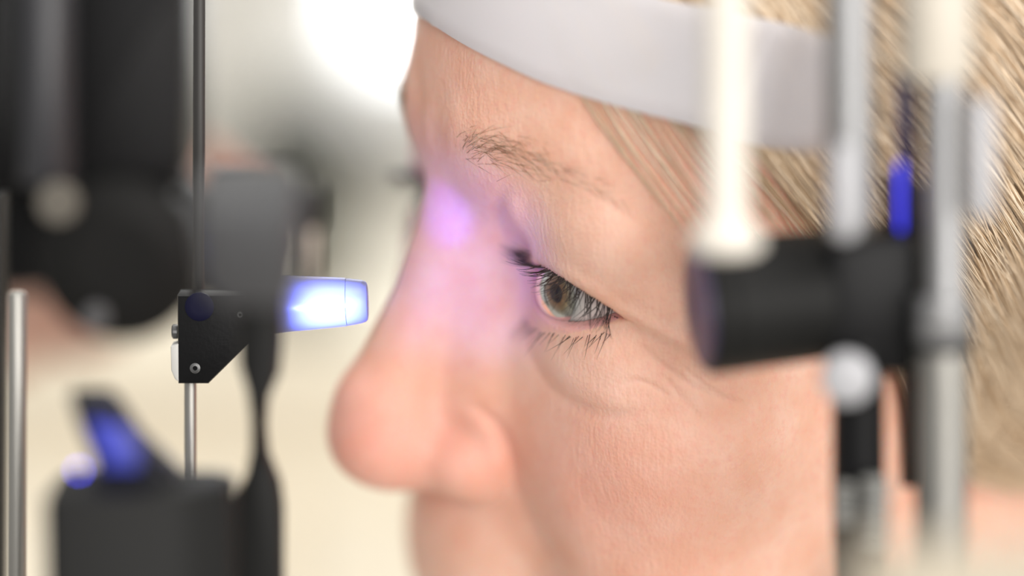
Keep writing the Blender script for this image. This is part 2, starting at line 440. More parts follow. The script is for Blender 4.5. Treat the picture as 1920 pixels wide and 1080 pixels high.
# cream cabinet and the things on it, far out of focus
CAB=mat('cream_cabinet',(.84,.77,.62),.6,var=.03,scale=10)
ct=onY(560,640,560)[2]
cab=empty('cabinet',(0,700,0),'cream cabinet far behind the nose and the slit lamp','cabinet')
mesh_obj('body',*box((-100,700,ct/2-10),(1500,280,ct-20),4),CAB,cab)
mesh_obj('worktop',*box((-100,695,ct-10),(1530,310,20),4),CAB,cab)
for k in range(4):
    d=mesh_obj('door',*box((-100+(-1.5+k)*372,555,ct/2-20),(360,14,ct-80),4),CAB,cab)
    mesh_obj('handle',*rod((-100+(-1.5+k)*372+140,543,ct-130),(-100+(-1.5+k)*372+140,543,ct-230),5),STEEL,d)
GG=mat('grey_green_enamel',(.09,.093,.072),.6)
gx0,gx1=onY(450,400,640)[0],onY(690,400,640)[0]; gz=onY(560,180,640)[2]
gb=empty('device_housing',((gx0+gx1)/2,640,ct),'grey-green instrument housing on the cream cabinet, left of the nose bridge','device')
mesh_obj('housing',*prism(rrect(gx0,ct,gx1,gz,14),70,8,o=np.array([0,640.,0])),GG,gb)
mesh_obj('display',*prism(rrect(gx0+7,gz-36,gx1-7,gz-12,3),4,1,o=np.array([0,604.,0])),BLACK,gb)
# ================= slit lamp (left) =================
def PXP(pts,Y): return [(onY(a,b,Y)[0],onY(a,b,Y)[2]) for a,b in pts]
def plate(pts,Y,th,bev): return prism(PXP(pts,Y),th,bev,o=np.array([0,float(Y),0]))
tz=onY(0,1080,0)[2]-260
sl=empty('slit_lamp',(onY(200,1080,-20)[0],-20,tz),'black slit lamp microscope with drum knob and illumination head, left of the face','slit lamp')
def px_rod(name,px,r,y0,y1,Y,m,parent,bev=1.0): 
    s=ppu(Y); return mesh_obj(name,*rod(onY(px,y0,Y),onY(px,y1,Y),r/s,bev),m,parent)
px_rod('tube',88,52,-60,345,88,mat('satin_black',(.03,.03,.034),.35),sl)
mesh_obj('microscope_body',*plate([(110,-80),(366,-80),(372,-60),(372,300),(350,335),(110,335)],118,36,4),BLACK,sl)
mesh_obj('side_body',*plate([(-140,-80),(48,-80),(48,360),(-140,360)],116,36,4),BLACK,sl)
mesh_obj('bridge_body',*plate([(-140,300),(345,300),(392,345),(470,352),(480,540),(372,575),(110,540),(60,545),(-140,545)],136,20,4),BLACK,sl)
px_rod('column_rod',374,11,-60,560,9,mat('dark_steel',(.035,.033,.031),.5,.2),sl)
Y=95; s=ppu(Y); c=onY(222,486,Y); R=160/s
drum=mesh_obj('magnification_drum',*lathe(c+np.array([0,14,0]),(0,-1,-.06),[(0,R*.9),(2,R),(10,R),(12,R*.97),(13,R*.9),(13.2,R*.6),(14,R*.55)],72),BLACKM,sl)
for k in range(36):
    a=2*math.pi*k/36; q=c+np.array([math.cos(a)*R,8,math.sin(a)*R]); mesh_obj('grip_rib',*box(q,(1.1,7,1.1),.3),BLACKM,drum)
Y=78; s=ppu(Y); mesh_obj('adjusting_screw',*lathe(onY(112,378,Y),(0,-1,0),[(0,4.4),(.5,5.4),(3,5.4),(3.6,4.8),(3.7,1.5),(3.2,1.2)],32),mat('warm_grey_metal',(.14,.127,.105),.6,.2),sl)
mesh_obj('clamp_pin',*lathe(onY(182,592,Y),(0,-1,0),[(0,2.6),(.5,3.1),(3,3.1),(3.5,2.6)],28),mat('mid_grey_metal',(.12,.12,.125),.6,.2),sl)
tq=math.radians(24); mesh_obj('head_block',*prism([(a-onY(470,440,-85)[0],b-onY(470,440,-85)[2]) for a,b in PXP([(376,356),(394,338),(546,338),(564,356),(562,500),(540,545),(420,548),(384,500)],-85)],22,3.2,ey=np.array([0,math.cos(tq),math.sin(tq)]),ez=np.array([0,-math.sin(tq),math.cos(tq)]),o=onY(470,440,-85)),GREYP,sl)
mesh_obj('block_lip',*plate([(550,346),(606,350),(606,415),(590,430),(550,420)],-66,8,2),BLACKM,sl)
px_rod('guide_rod',586,12,405,522,-64,mat('bronze_steel',(.40,.34,.29),.4,.8),sl)
bar=[(452,400),(470,385),(515,385),(529,405),(529,640),(524,700),(503,748),(499,800),(504,850),(526,905),(532,950),(532,1180),(436,1180),(437,945),(462,890),(472,840),(472,780),(465,730),(450,680),(448,560)]
mesh_obj('swing_arm',*plate(bar,-50,9,2),BLACKM,sl)
px_rod('steel_column',32,18,545,1250,-20,STEEL,sl)
mesh_obj('rear_panel',*plate([(-120,360),(13,360),(13,1250),(-120,1250)],25,12,2),BLACK,sl)
Y=-74.; s=ppu(Y); x0,x1=onY(95,985,Y)[0],onY(436,985,Y)[0]; zt=onY(200,905,Y)[2]
hx=x1-x0
house=[(0,.0),(.06,-.06),(.66,-.06),(.80,.02),(1.0,.20),(1.0,.52),(.9,.6),(.06,.6),(0,.52)]
mesh_obj('illumination_head',*prism([(x0+a*hx,Y-8+b*hx) for a,b in house],150,2.2,ex=np.array([1.,0,0]),ez=np.array([0,1.,0]),ey=np.array([0,0,1.]),o=np.array([0,0,zt-75])),BLACKM,sl)
mo=mesh_obj('mirror_mount',*plate([(134,734),(204,736),(224,756),(262,812),(338,884),(338,915),(190,915),(178,850),(152,790)],Y+3,12,2),BLACKM,sl)
MIR=mat('mirror_glass',(.03,.04,.20),.35,0.0)  # blue of the lamp beam is put into the mirror's base colour
mesh_obj('mirror',*plate([(165,790),(236,800),(262,840),(262,880),(196,880)],Y-4,1.6,.4),MIR,mo)
LED=mat('blue_lamp_lens',(.2,.2,1),.3,emit=(.07,.07,1.0),estr=16)
mesh_obj('indicator_lamp',*lathe(onY(148,882,Y-10),(0,-1,.2),[(0,.42),(.3,.40),(.5,.25),(.6,.08)],20),LED,sl)
# ---------------- tonometer (in focus) ----------------
to=empty('tonometer',onY(357,1080,0),'small black tonometer arm on a steel rod with glowing blue measuring prism','tonometer')
mesh_obj('arm',*plate([(336,548),(476,548),(476,632),(394,713),(338,713)],0,9,.7),BLACK,to)
px_rod('rod',357,11.5,705,1150,0,STEEL,to,.4)
mesh_obj('face_plate',*plate([(323,645),(338,640),(338,711),(331,706),(324,690)],-1,7,.4),mat('pale_plate',(.62,.61,.58),.5),to)
SCR=mat('screw_steel',(.16,.16,.16),.35,.7)
for (a,b),r,nm in (((366,690),10,'screw'),((450,590),6,'screw')):
    r/=8.2; sc_=mesh_obj(nm,*lathe(onY(a,b,-4.3),(0,-1,0),[(0,r),(.35,r),(.5,r*.8),(.5,r*.45),(.1,r*.4)],20),SCR,to)
r=13/8.2; mesh_obj('knurled_screw',*lathe(onY(334,622,0),(-1,0,0),[(0,r),(.3,r*1.05),(1.1,r*1.05),(1.4,r*.8)],24),SCR,to)
r=27/8.2; mesh_obj('lens',*lathe(onY(374,575,-4.4),(0,-1,0),[(0,r),(.3,r),(.45,r*.9),(.5,r*.5)],32),mat('dark_blue_lens',(.003,.003,.022),.5,spec=.2),to)
PR=bpy.data.materials.new('prism_acrylic'); PR.use_nodes=True; nt=PR.node_tree; b=nt.nodes['Principled BSDF']; b.inputs['Base Color'].default_value=(.30,.31,.36,1); b.inputs['Roughness'].default_value=.25
tl=nt.nodes.new('ShaderNodeBsdfTranslucent'); tl.inputs[0].default_value=(.34,.35,.40,1); ms=nt.nodes.new('ShaderNodeMixShader'); ms.inputs[0].default_value=.55
nt.links.new(b.outputs[0],ms.inputs[1]); nt.links.new(tl.outputs[0],ms.inputs[2]); nt.links.new(ms.outputs[0],nt.nodes['Material Output'].inputs[0])
q=8.2; c=onY(500,570.5,0); ax=onY(690,565,0)-c; L=np.linalg.norm(ax)
mesh_obj('prism',*lathe(c,ax,[(0,57/q),(30/q,54/q),(148/q,45.5/q),(149.5/q,45/q)],56),PR,to)
mesh_obj('prism_tip',*lathe(c,ax,[(150.5/q,44.6/q),(152/q,44.6/q),(176/q,41/q),(185/q,38.5/q),(189/q,35/q),(190.5/q,28/q),(191/q,10/q)],56),PR,to)
mesh_obj('prism_ring',*lathe(c,ax,[(-30/q,40/q),(-30/q,60/q),(6/q,60/q),(8/q,57.5/q)],48),BLACK,to)
# ================= head rest (right) =================
hz=onY(1765,1080,-60)[2]-300
hr=empty('head_rest',(onY(1765,1080,-60)[0],-60,hz),'chin and forehead rest with steel posts, white band and black side knob','head rest')
Y=-60.; s=ppu(Y)
def stack(name,px,Y,segs,m,parent=hr,n=44):
    """turned post: segs (py, radius px) from top to bottom"""
    s=ppu(Y); top=onY(px,segs[0][0],Y); bot=onY(px,segs[-1][0],Y); L=np.linalg.norm(bot-top); y0,y1=segs[0][0],segs[-1][0]
    return mesh_obj(name,*lathe(top,bot-top,[((a-y0)/(y1-y0)*L,r/s) for a,r in segs],n),m,parent)
stack('post',1770,Y,[(100,38),(556,40),(700,40)],CHROME)
stack('post_sleeve',1765,Y,[(650,46),(654,50),(1500,50)],STEEL)
stack('collar',1765,Y,[(555,50),(560,56),(634,56),(640,53)],CHROME)
stack('rubber_ring',1765,Y,[(634,54),(637,61),(654,61),(657,54)],RUBBER)
stack('post_cap',1756,Y,[(-160,60),(-150,66),(138,66),(146,62),(149,50)],CREAM)
mesh_obj('side_plate',*plate(sum([[ (1838+23*math.cos(a),203-23*math.sin(a))] for a in np.linspace(0,math.pi,9)],[])+sum([[ (1838+23*math.cos(a),388-23*math.sin(a))] for a in np.linspace(math.pi,2*math.pi,9)],[]),-66,7,1.4),WHITEM,hr)
stack('support_rod',1592,-62,[(-120,44),(400,46),(430,42),(446,28),(452,10)],CHROME)
stack('lock_pin',1583,-70,[(268,10),(274,20),(290,26),(425,28),(442,22),(450,10)],WHITEM)
stack('lamp_stem',1361,-76,[(-120,40),(380,40),(412,44),(432,60),(444,70),(462,70),(472,60),(476,44)],mat('ivory_plastic',(.76,.71,.63),.45))
# black knob with slightly inclined axis
Y=-44; s=ppu(Y); a=onY(1545,552,Y); b=onY(1316,575,Y-4); ax=b-a; L=np.linalg.norm(ax); R=127/s
kn=mesh_obj('side_knob',*lathe(a,ax,[(0,R*.86),(.6,R*.94),(L*.12,R*.95),(L*.72,R*.99),(L*.80,R*1.0),(L*.82,R*.975),(L*.84,R*1.0),(L*.97,R*1.0),(L*.995,R*.97),(L,R*.92)],72),BLACKM,hr)
mesh_obj('knob_face',*lathe(b-ax/L*.4,ax,[(0,R*.90),(.9,R*.90),(1.1,R*.86),(1.0,R*.5)],48),mat('knob_face_violet',(.05,.04,.10),.4),kn)
mesh_obj('clamp',*plate([(1538,445),(1560,432),(1700,428),(1722,450),(1722,660),(1690,690),(1560,690),(1538,660)],-46,22,3),BLACK,hr)
mesh_obj('clamp_step',*plate([(1660,330),(1690,318),(1728,345),(1730,560),(1700,600),(1665,560)],-44,12,2),BLACK,hr)
s=ppu(-70); r=50/s; mesh_obj('clamp_screw',*lathe(onY(1588,706,-64),(-.12,-1,.05),[(0,r*.95),(.5,r),(3.5,r),(4.4,r*.93),(4.8,r*.8),(4.9,r*.3)],40),WHITEM,hr)
stack('tube',1610,-52,[(640,50),(900,50),(1100,48)],BLACK)
mesh_obj('flat_bar',*plate([(1690,150),(1716,150),(1716,910),(1690,910)],-48,5,.8),BLACK,hr)
mesh_obj('violet_light_strip',*plate([(1680,140),(1704,140),(1704,300),(1682,300)],-52,2.5,.5),mat('painted_violet_light',(.03,.018,.09),.4),hr)  # violet light along the flat bar, built as a coloured strip
mesh_obj('blue_reflection_strip',*plate([(1682,310),(1693,300),(1693,432),(1684,432)],-52,2.5,.5),mat('painted_blue_reflection',(.05,.05,.8),.25,emit=(.06,.06,1.0),estr=1.0),hr)  # blue lamp reflection on the bar, built as a faintly glowing strip
RIBM=mat('ribbed_grey',(.26,.26,.245),.5)
for px,r,n,y0,Yr in ((1584,19,5,905,-62),(1642,29,8,895,-62)):
    s=ppu(Yr); prof=[]
    L=(16.5*n)/s
    for k in range(n*4+1):
        prof.append((k*16.5/4/s,(r-(9 if k%4 in (0,) else (2.5 if k%4 in (1,3) else 0)))/s))
    mesh_obj('ribbed_sleeve',*lathe(onY(px,y0,Yr),onY(px-4,y0+100,Yr)-onY(px,y0,Yr),prof,32),RIBM,hr)
# forehead band
bot=[(838,58),(900,95),(950,120),(1020,152),(1100,180),(1200,206),(1300,226),(1420,254)]
pb=surf([p[0] for p in bot],[p[1] for p in bot],False); pt=refine(lambda x,u,v:face_sdf(x,u,v,False),pb+np.array([0,-6.5,24.5]),14)
nb=grad(lambda x,u,v:face_sdf(x,u,v,False),pb,.5); nb/=np.linalg.norm(nb,axis=1,keepdims=True)
ntp=grad(lambda x,u,v:face_sdf(x,u,v,False),pt,.5); ntp/=np.linalg.norm(ntp,axis=1,keepdims=True)
off=np.array([1.2,1.2,1.2,1.3,1.5,2.4,5,9])[:,None]
pb=pb+nb*off; pt=pt+ntp*off
endb=w2l(np.array([onY(1590,292,-62)])); endt=w2l(np.array([onY(1586,84,-62)]))
near_b=np.vstack([pb,endb]); near_t=np.vstack([pt,endt])
mb=near_b[0].copy(); mtp=near_t[0].copy()
cb=np.vstack([(near_b*[-1,1,1])[::-1],[[0,mb[1]+.4,mb[2]]],near_b]); ctp=np.vstack([(near_t*[-1,1,1])[::-1],[[0,mtp[1]+.4,mtp[2]]],near_t])
def spl3(P,n):
    Q=np.vstack([2*P[0]-P[1],P,2*P[-1]-P[-2]]); out=[]
    for s_ in np.linspace(0,len(P)-1-1e-6,n):
        i=int(s_);t=s_-i;a,b,c,d=Q[i:i+4]; out.append(.5*(2*b+(c-a)*t+(2*a-5*b+4*c-d)*t*t+(3*b-a-3*c+d)*t**3))
    return np.array(out)
n=140; B=spl3(cb,n); T=spl3(ctp,n); m_=14
G=np.stack([B+(T-B)*k/(m_-1) for k in range(m_)],1)     # n x m x 3
bs_=lambda x,u,v:face_sdf(x,u,v,False)
for _ in range(3):
    q_=G.reshape(-1,3); fq=bs_(*q_.T.astype(F32)); gq=grad(bs_,q_,.5); gq/=np.linalg.norm(gq,axis=1,keepdims=True)+1e-9; G=(q_+gq*np.maximum(0,1.3-fq)[:,None]).reshape(G.shape)
tu=np.gradient(G,axis=0); tv=np.gradient(G,axis=1); nn=np.cross(tu,tv); nn/=np.linalg.norm(nn,axis=2,keepdims=True)
if (nn[n//2+20,m_//2]*[1,1,0]).sum()<0: nn=-nn
rim=np.ones(m_); rim[0]=rim[-1]=.35
Go=G+nn*(1.0*rim)[None,:,None]; Gi=G-nn*(.25*rim)[None,:,None]
VV=np.concatenate([Go.reshape(-1,3),Gi.reshape(-1,3)]); Fq=[]; N0=n*m_
for i in range(n-1):
    for k in range(m_-1):
        a=i*m_+k; Fq.append((a,a+m_,a+m_+1,a+1)); Fq.append((N0+a,N0+a+1,N0+a+m_+1,N0+a+m_))
    for k,fl in ((0,0),(m_-1,1)):
        a=i*m_+k; qd=(a,N0+a,N0+a+m_,a+m_); Fq.append(qd if not fl else qd[::-1])
for i in (0,n-1):
    for k in range(m_-1):
        a=i*m_+k; Fq.append((a,a+1,N0+a+1,N0+a))
BAND=bpy.data.materials.new('frosted_band'); BAND.use_nodes=True; nt=BAND.node_tree; b=nt.nodes['Principled BSDF']
b.inputs['Base Color'].default_value=(.88,.85,.87,1); b.inputs['Roughness'].default_value=.35; b.inputs['Transmission Weight'].default_value=.38; b.inputs['IOR'].default_value=1.2; b.inputs['Coat Weight'].default_value=.3
mesh_obj('forehead_band',l2w(VV),Fq,BAND,hr,ang=60)
# ---------------- cream bolster in front, very close to the lens ----------------
Y=-175.; s=ppu(Y); a=onY(1590,1200,Y); zt=onY(1700,1040,Y)[2]
bo=empty('arm_pad',(a[0]+22,Y,zt-60),'out-of-focus cream padded rest in the lower right corner, nearest the viewer','pad')
mesh_obj('pad',*prism(rrect(a[0],zt-16,a[0]+80,zt,7),34,6,o=np.array([0,Y,0])),mat('beige_vinyl',(.50,.44,.34),.6,bump=.1),bo)
mesh_obj('bracket',*box((a[0]+40,Y,zt-38),(12,12,44),2),BLACK,bo)
# ================= hand behind the microscope =================
HYY=185.
def hp(px,py,dy=0): return onY(px,py,HYY+dy)
fing=[ # index to little finger, joints as picture points, then thumb
 ([(205,372),(300,282),(384,298),(458,352)],0,5.8),
 ([(222,410),(316,330),(378,372),(396,438)],-4,5.9),
 ([(226,452),(312,392),(362,440),(372,500)],-6,5.6),
 ([(218,495),(290,455),(330,498),(336,545)],-6,4.8),
 ([(60,560),(140,640),(214,610),(262,560)],-18,6.4)]
def hand_sdf(x,y,z):
    f=None
    def add(g,k):
        nonlocal f
        f=g if f is None else sm(f,g,k)
    for J,dy,r in fing:
        Q=[hp(a,b,dy*(i/3)) for i,(a,b) in enumerate(J)]
        g=None
        for i in range(3):
            c_=cap(x,y,z,Q[i],Q[i+1],r*(1.08-.10*i),r*(1.0-.12*i)); g=c_ if g is None else sm(g,c_,2)
        add(g,4)
    for J,dy,r in fing[:4]:
        add(cap(x,y,z,hp(*J[0],dy*0),hp(20,610,2),7.5,11),6)
    add(cap(x,y,z,hp(60,560,-8),hp(20,610,0),9,11),6)
    add(cap(x,y,z,hp(20,610,2),hp(-140,730,6),12.5,14.5),10)
    add(cap(x,y,z,hp(-140,730,6),hp(-420,900,20),14.5,19),10)
    return f
q0=hp(-430,960); q1=hp(500,240)
hv,hq=surface_net(hand_sdf,np.arange(q0[0],q1[0],1.6),np.arange(HYY-40,HYY+50,1.6),np.arange(q0[2],q1[2],1.6)); hv=refine(hand_sdf,hv,1)
SKIN2=mat('hand_skin',(.66,.40,.31),.5,var=.08,scale=90)
hand=mesh_obj('person',hv,hq,SKIN2,ang=None)
tag(hand,"second person's hand reaching behind the black microscope, one pink finger showing",'person')
for J,dy,r in fing:
    A=hp(*J[2],dy*2/3); B_=hp(*J[3],dy); d_=(B_-A)/np.linalg.norm(B_-A); nm=np.cross(d_,[0,1,0]); nm=nm/np.linalg.norm(nm); nm=nm if nm[2]>0 else -nm
    mesh_obj('fingernail',*lathe(B_-d_*1.5+nm*(r*.66),d_,[(-3,.8),(-2.6,2.6),(2.4,2.8),(3.2,1.6)],16,1,.35),mat('nail',(.75,.5,.44),.3),hand)
sv=lathe(hp(-250,797,12),hp(-520,960,26)-hp(-250,797,12),[(0,19),(1,21),(14,20.4),(16,22),(60,27),(62,26)],32)
mesh_obj('sleeve',*sv,mat('coat_cotton',(.82,.80,.75),.8,bump=.2),hand)
# ================= the person =================
XS=axis((-82,-14,2.4),(-14,8,1.0),(8,54,.5),(54,84,1.2))
YS=axis((-175,-40,4),(-40,-14,1.1),(-14,22,.5),(22,56,.8))
ZS=axis((-175,-90,4),(-90,-60,1.2),(-60,-24,.8),(-24,24,.42),(24,60,.8),(60,132,2.5))
HVt,HQ=surface_net(face_sdf,XS,YS,ZS)
HVt=refine(face_sdf,HVt,2)
def skin_material():
    m=bpy.data.materials.new('skin'); m.use_nodes=True; nt=m.node_tree; N=nt.nodes; L=nt.links; b=N['Principled BSDF']
    at=N.new('ShaderNodeAttribute'); at.attribute_name='mask'
    sp=N.new('ShaderNodeSeparateColor'); L.new(at.outputs['Color'],sp.inputs[0])
    tc=N.new('ShaderNodeTexCoord')
    def noise(scale,detail=3,rough=.5):
        n=N.new('ShaderNodeTexNoise'); n.inputs['Scale'].default_value=scale; n.inputs['Detail'].default_value=detail; n.inputs['Roughness'].default_value=rough
        L.new(tc.outputs['Object'],n.inputs['Vector']); return n.outputs['Fac']
    def ramp(src,a,b_):
        r=N.new('ShaderNodeMapRange'); r.inputs[1].default_value=a; r.inputs[2].default_value=b_; L.new(src,r.inputs[0]); return r.outputs[0]
    def mix(fac,c1,c2):
        x=N.new('ShaderNodeMix'); x.data_type='RGBA'
        L.new(fac,x.inputs[0]) if not isinstance(fac,float) else setattr(x.inputs[0],'default_value',fac)
        for s,c in ((6,c1),(7,c2)):
            L.new(c,x.inputs[s]) if not isinstance(c,tuple) else setattr(x.inputs[s],'default_value',(*c,1))
        return x.outputs[2]
    def mul(a,f):
        x=N.new('ShaderNodeMath'); x.operation='MULTIPLY'; L.new(a,x.inputs[0])
        L.new(f,x.inputs[1]) if not isinstance(f,float) else setattr(x.inputs[1],'default_value',f); return x.outputs[0]
    base=mix(ramp(noise(110,4),.35,.65),SKIN_A,SKIN_B)
    blot=ramp(noise(520,6,.7),.5,.72)
    base=mix(mul(blot,.5),base,SKIN_RED)
    base=mix(sp.outputs[0],base,SKIN_RED)                  # rosy zones
    base=mix(sp.outputs[2],base,SKIN_PALE)                 # thin pale skin under the eye
    base=mix(sp.outputs[1],base,(.78,.40,.40))             # lid margin, inner corner
    L.new(base,b.inputs['Base Color'])
    b.inputs['Subsurface Weight'].default_value=.55; b.inputs['Subsurface Radius'].default_value=(1,.42,.25); b.inputs['Subsurface Scale'].default_value=.0022
    b.inputs['Roughness'].default_value=.48; b.inputs['Specular IOR Level'].default_value=.42
    vo=N.new('ShaderNodeTexVoronoi'); vo.inputs['Scale'].default_value=1300; L.new(tc.outputs['Object'],vo.inputs['Vector'])
    mp=N.new('ShaderNodeMapping'); mp.inputs['Rotation'].default_value=(.5,.9,.3); mp.inputs['Scale'].default_value=(1,1,.28); L.new(tc.outputs['Object'],mp.inputs['Vector'])
    n3=N.new('ShaderNodeTexNoise'); n3.inputs['Scale'].default_value=900; n3.inputs['Detail'].default_value=3; L.new(mp.outputs[0],n3.inputs['Vector'])
    ad=N.new('ShaderNodeMath'); ad.operation='ADD'; L.new(mul(vo.outputs['Distance'],.35),ad.inputs[0]); L.new(n3.outputs['Fac'],ad.inputs[1])
    bp=N.new('ShaderNodeBump'); bp.inputs['Strength'].default_value=.5; bp.inputs['Distance'].default_value=.0005
    L.new(ad.outputs[0],bp.inputs['Height']); L.new(bp.outputs['Normal'],b.inputs['Normal'])
    return m
SKIN=skin_material()
person=mesh_obj('person',l2w(HVt),HQ,SKIN,ang=None,loc=H0-np.array([0,0,180.]))
tag(person,'woman with fair skin and blonde hair in side view, forehead against the white band','person')
# colour masks of the skin itself
def gs(P,c,s): return np.exp(-(((P-np.array(c))/np.array(s))**2).sum(1))
PA=HVt.copy(); PA[:,0]=np.abs(PA[:,0])
rE=np.linalg.norm(PA-[EX,0,0],axis=1)
ea=np.arctan2(PA[:,0]-EX,PA[:,1]); eb=np.arctan2(PA[:,2],np.hypot(PA[:,0]-EX,PA[:,1]))
opd=np.maximum(eb-np.interp(ea,*UPT),np.interp(ea,*LOT)-eb)*rE
marg=np.clip(1-(opd-.3)/2.2,0,1)*(rE<17)*(eb<np.interp(ea,*LOT)*.5+np.interp(ea,*UPT)*.5)
marg=np.maximum(marg*.75,np.clip(1-(opd-.1)/.6,0,1)*(rE<16.5)*.8)
red=.78*gs(PA,(2,40,-46),(22,22,20))+.45*gs(PA,(16,16,-46),(13,13,13))+.5*gs(PA,(50,0,-42),(24,26,22))+.25*gs(PA,(6,28,40),(14,14,22))
pale=.55*gs(PA,(40,10,-16),(18,18,8))+.4*gs(PA,(40,14,14),(16,16,10))
brow=.3*gs(PA,(24,22,32),(14,14,5))
mk=np.stack([np.clip(red,0,.8),np.clip(marg,0,1),np.clip(pale,0,.7),brow],1).astype(F32)
at=person.data.attributes.new('mask','FLOAT_COLOR','POINT'); at.data.foreach_set('color',mk.ravel())
# ---------------- eyeball ----------------
GAZ=np.radians(GAZE_AZ); GEL=np.radians(GAZE_EL)
def eye_parts(side):
    g=np.array([side*math.sin(GAZ)*math.cos(GEL),math.cos(GAZ)*math.cos(GEL),math.sin(GEL)]) if side>0 else np.array([math.sin(GAZ)*math.cos(GEL),math.cos(GAZ)*math.cos(GEL),math.sin(GEL)])
    ax,ay,ag=frame_of(g); c=np.array([side*EX,0,0])
    IR=6.75; zl=math.sqrt(ER**2-IR**2)
    n=160
    def rev(prof):
        V=[c+ag*z+ax*(r*math.cos(2*math.pi*k/n))+ay*(r*math.sin(2*math.pi*k/n)) for z,r in prof for k in range(n)]
        Fc=np.array([(i*n+k,i*n+(k+1)%n,(i+1)*n+(k+1)%n,(i+1)*n+k) for i in range(len(prof)-1) for k in range(n)])
        return l2w(np.array(V)),Fc
    t0=math.asin(IR/ER)
    prof=[(ER*math.cos(t),ER*math.sin(t)) for t in np.linspace(math.pi*.995,t0,40)]
    V,Fc=rev(prof); e=mesh_obj('eyeball',V,Fc,SCLERA,person,ang=None)
    at=e.data.attributes.new('limbus','FLOAT','POINT'); at.data.foreach_set('value',np.repeat([np.clip(1-(t-t0)/.18,0,1) for t in np.linspace(math.pi*.995,t0,40)],n).astype(F32))
    # iris: shallow bowl with radial fibres; pupil opening
    prof=[]; rr=np.linspace(IR*.995,.25,34)
    for r in rr: prof.append((zl-.15+.5*(1-(r/IR)),r))
    V,Fc=rev(prof); ir=mesh_obj('iris',V,Fc,IRIS,e,ang=None)
    R=np.repeat(rr,n)/IR; TH=np.tile(np.arange(n)*2*math.pi/n,len(rr))
    rg=np.random.default_rng(3); f=np.zeros_like(TH)
    for k in (7,11,17,23,31,43,57,71): f+=np.sin(k*TH+rg.uniform(0,6.28)+2.5*R*math.sin(k))*(1.0/k**.45)
    f=f/np.abs(f).max()
    inner=np.array([.20,.105,.035]); mid=np.array([.24,.19,.09]); outer=np.array([.27,.28,.22]); dark=np.array([.10,.10,.08])
    q=np.clip((R-.35)/.3,0,1)[:,None]; C=inner*(1-q)+mid*q
    q=np.clip((R-.6)/.25,0,1)[:,None]; C=C*(1-q)+outer*q
    C=C*(1+.5*f[:,None]*np.clip(R*1.2,0,1)[:,None]); q=np.clip((R-.88)/.12,0,1)[:,None]; C=C*(1-q)+dark*q
    q=np.clip((.34-R)/.03+.5,0,1)[:,None]; C=C*(1-q)+np.array([.004,.004,.004])*q
    at=ir.data.attributes.new('col','FLOAT_COLOR','POINT'); at.data.foreach_set('color',np.c_[np.clip(C,0,1),np.ones(len(C))].astype(F32).ravel())
    # cornea: clear dome
    rc=8.9; zc=zl-math.sqrt(rc**2-(IR+.5)**2)+0.12
    t1=math.asin((IR+.5)/rc)
    prof=[(zc+rc*math.cos(t),rc*math.sin(t)) for t in np.linspace(t1,.01,24)]
    V,Fc=rev(prof); mesh_obj('cornea',V,Fc,CORNEA,e,ang=None)
    return e
def attr_mat(name,attr,rough,coat=0,sss=0):
    m=bpy.data.materials.new(name); m.use_nodes=True; nt=m.node_tree; b=nt.nodes['Principled BSDF']
    a=nt.nodes.new('ShaderNodeAttribute'); a.attribute_name=attr; nt.links.new(a.outputs['Color'],b.inputs['Base Color'])
    b.inputs['Roughness'].default_value=rough; b.inputs['Coat Weight'].default_value=coat; b.inputs['Coat Roughness'].default_value=.03
    return m
IRIS=attr_mat('iris','col',.5)
SCLERA=bpy.data.materials.new('sclera'); SCLERA.use_nodes=True; nt=SCLERA.node_tree; b=nt.nodes['Principled BSDF']
a=nt.nodes.new('ShaderNodeAttribute'); a.attribute_name='limbus'; nz=nt.nodes.new('ShaderNodeTexNoise'); nz.inputs['Scale'].default_value=500
mx=nt.nodes.new('ShaderNodeMix'); mx.data_type='RGBA'; mx.inputs[6].default_value=(.80,.76,.74,1); mx.inputs[7].default_value=(.72,.60,.56,1); nt.links.new(nz.outputs['Fac'],mx.inputs[0])
m2=nt.nodes.new('ShaderNodeMix'); m2.data_type='RGBA'; m2.inputs[7].default_value=(.34,.36,.34,1); nt.links.new(a.outputs['Fac'],m2.inputs[0]); nt.links.new(mx.outputs[2],m2.inputs[6]); nt.links.new(m2.outputs[2],b.inputs['Base Color'])
b.inputs['Roughness'].default_value=.25; b.inputs['Coat Weight'].default_value=.8; b.inputs['Coat Roughness'].default_value=.04
CORNEA=bpy.data.materials.new('cornea'); CORNEA.use_nodes=True; nt=CORNEA.node_tree; nt.nodes.remove(nt.nodes['Principled BSDF'])
tr=nt.nodes.new('ShaderNodeBsdfTransparent'); gl=nt.nodes.new('ShaderNodeBsdfGlossy'); gl.inputs['Roughness'].default_value=.02; fr=nt.nodes.new('ShaderNodeFresnel'); fr.inputs['IOR'].default_value=1.33
ms=nt.nodes.new('ShaderNodeMixShader'); nt.links.new(fr.outputs[0],ms.inputs[0]); nt.links.new(tr.outputs[0],ms.inputs[1]); nt.links.new(gl.outputs[0],ms.inputs[2]); nt.links.new(ms.outputs[0],nt.nodes['Material Output'].inputs[0])
eye_parts(1); eye_parts(-1)
# tear line along the lower lid
azs=np.linspace(math.radians(-30),math.radians(80),60); els=np.interp(azs,*LOT)+.012
tp=np.stack([EX+(ER+.12)*np.cos(els)*np.sin(azs),(ER+.12)*np.cos(els)*np.cos(azs),(ER+.12)*np.sin(els)],1)
V,Fc=tubes(l2w(tp)[None],np.full((1,60),.22),6); mesh_obj('tear_line',V,Fc,CORNEA,person,ang=None)
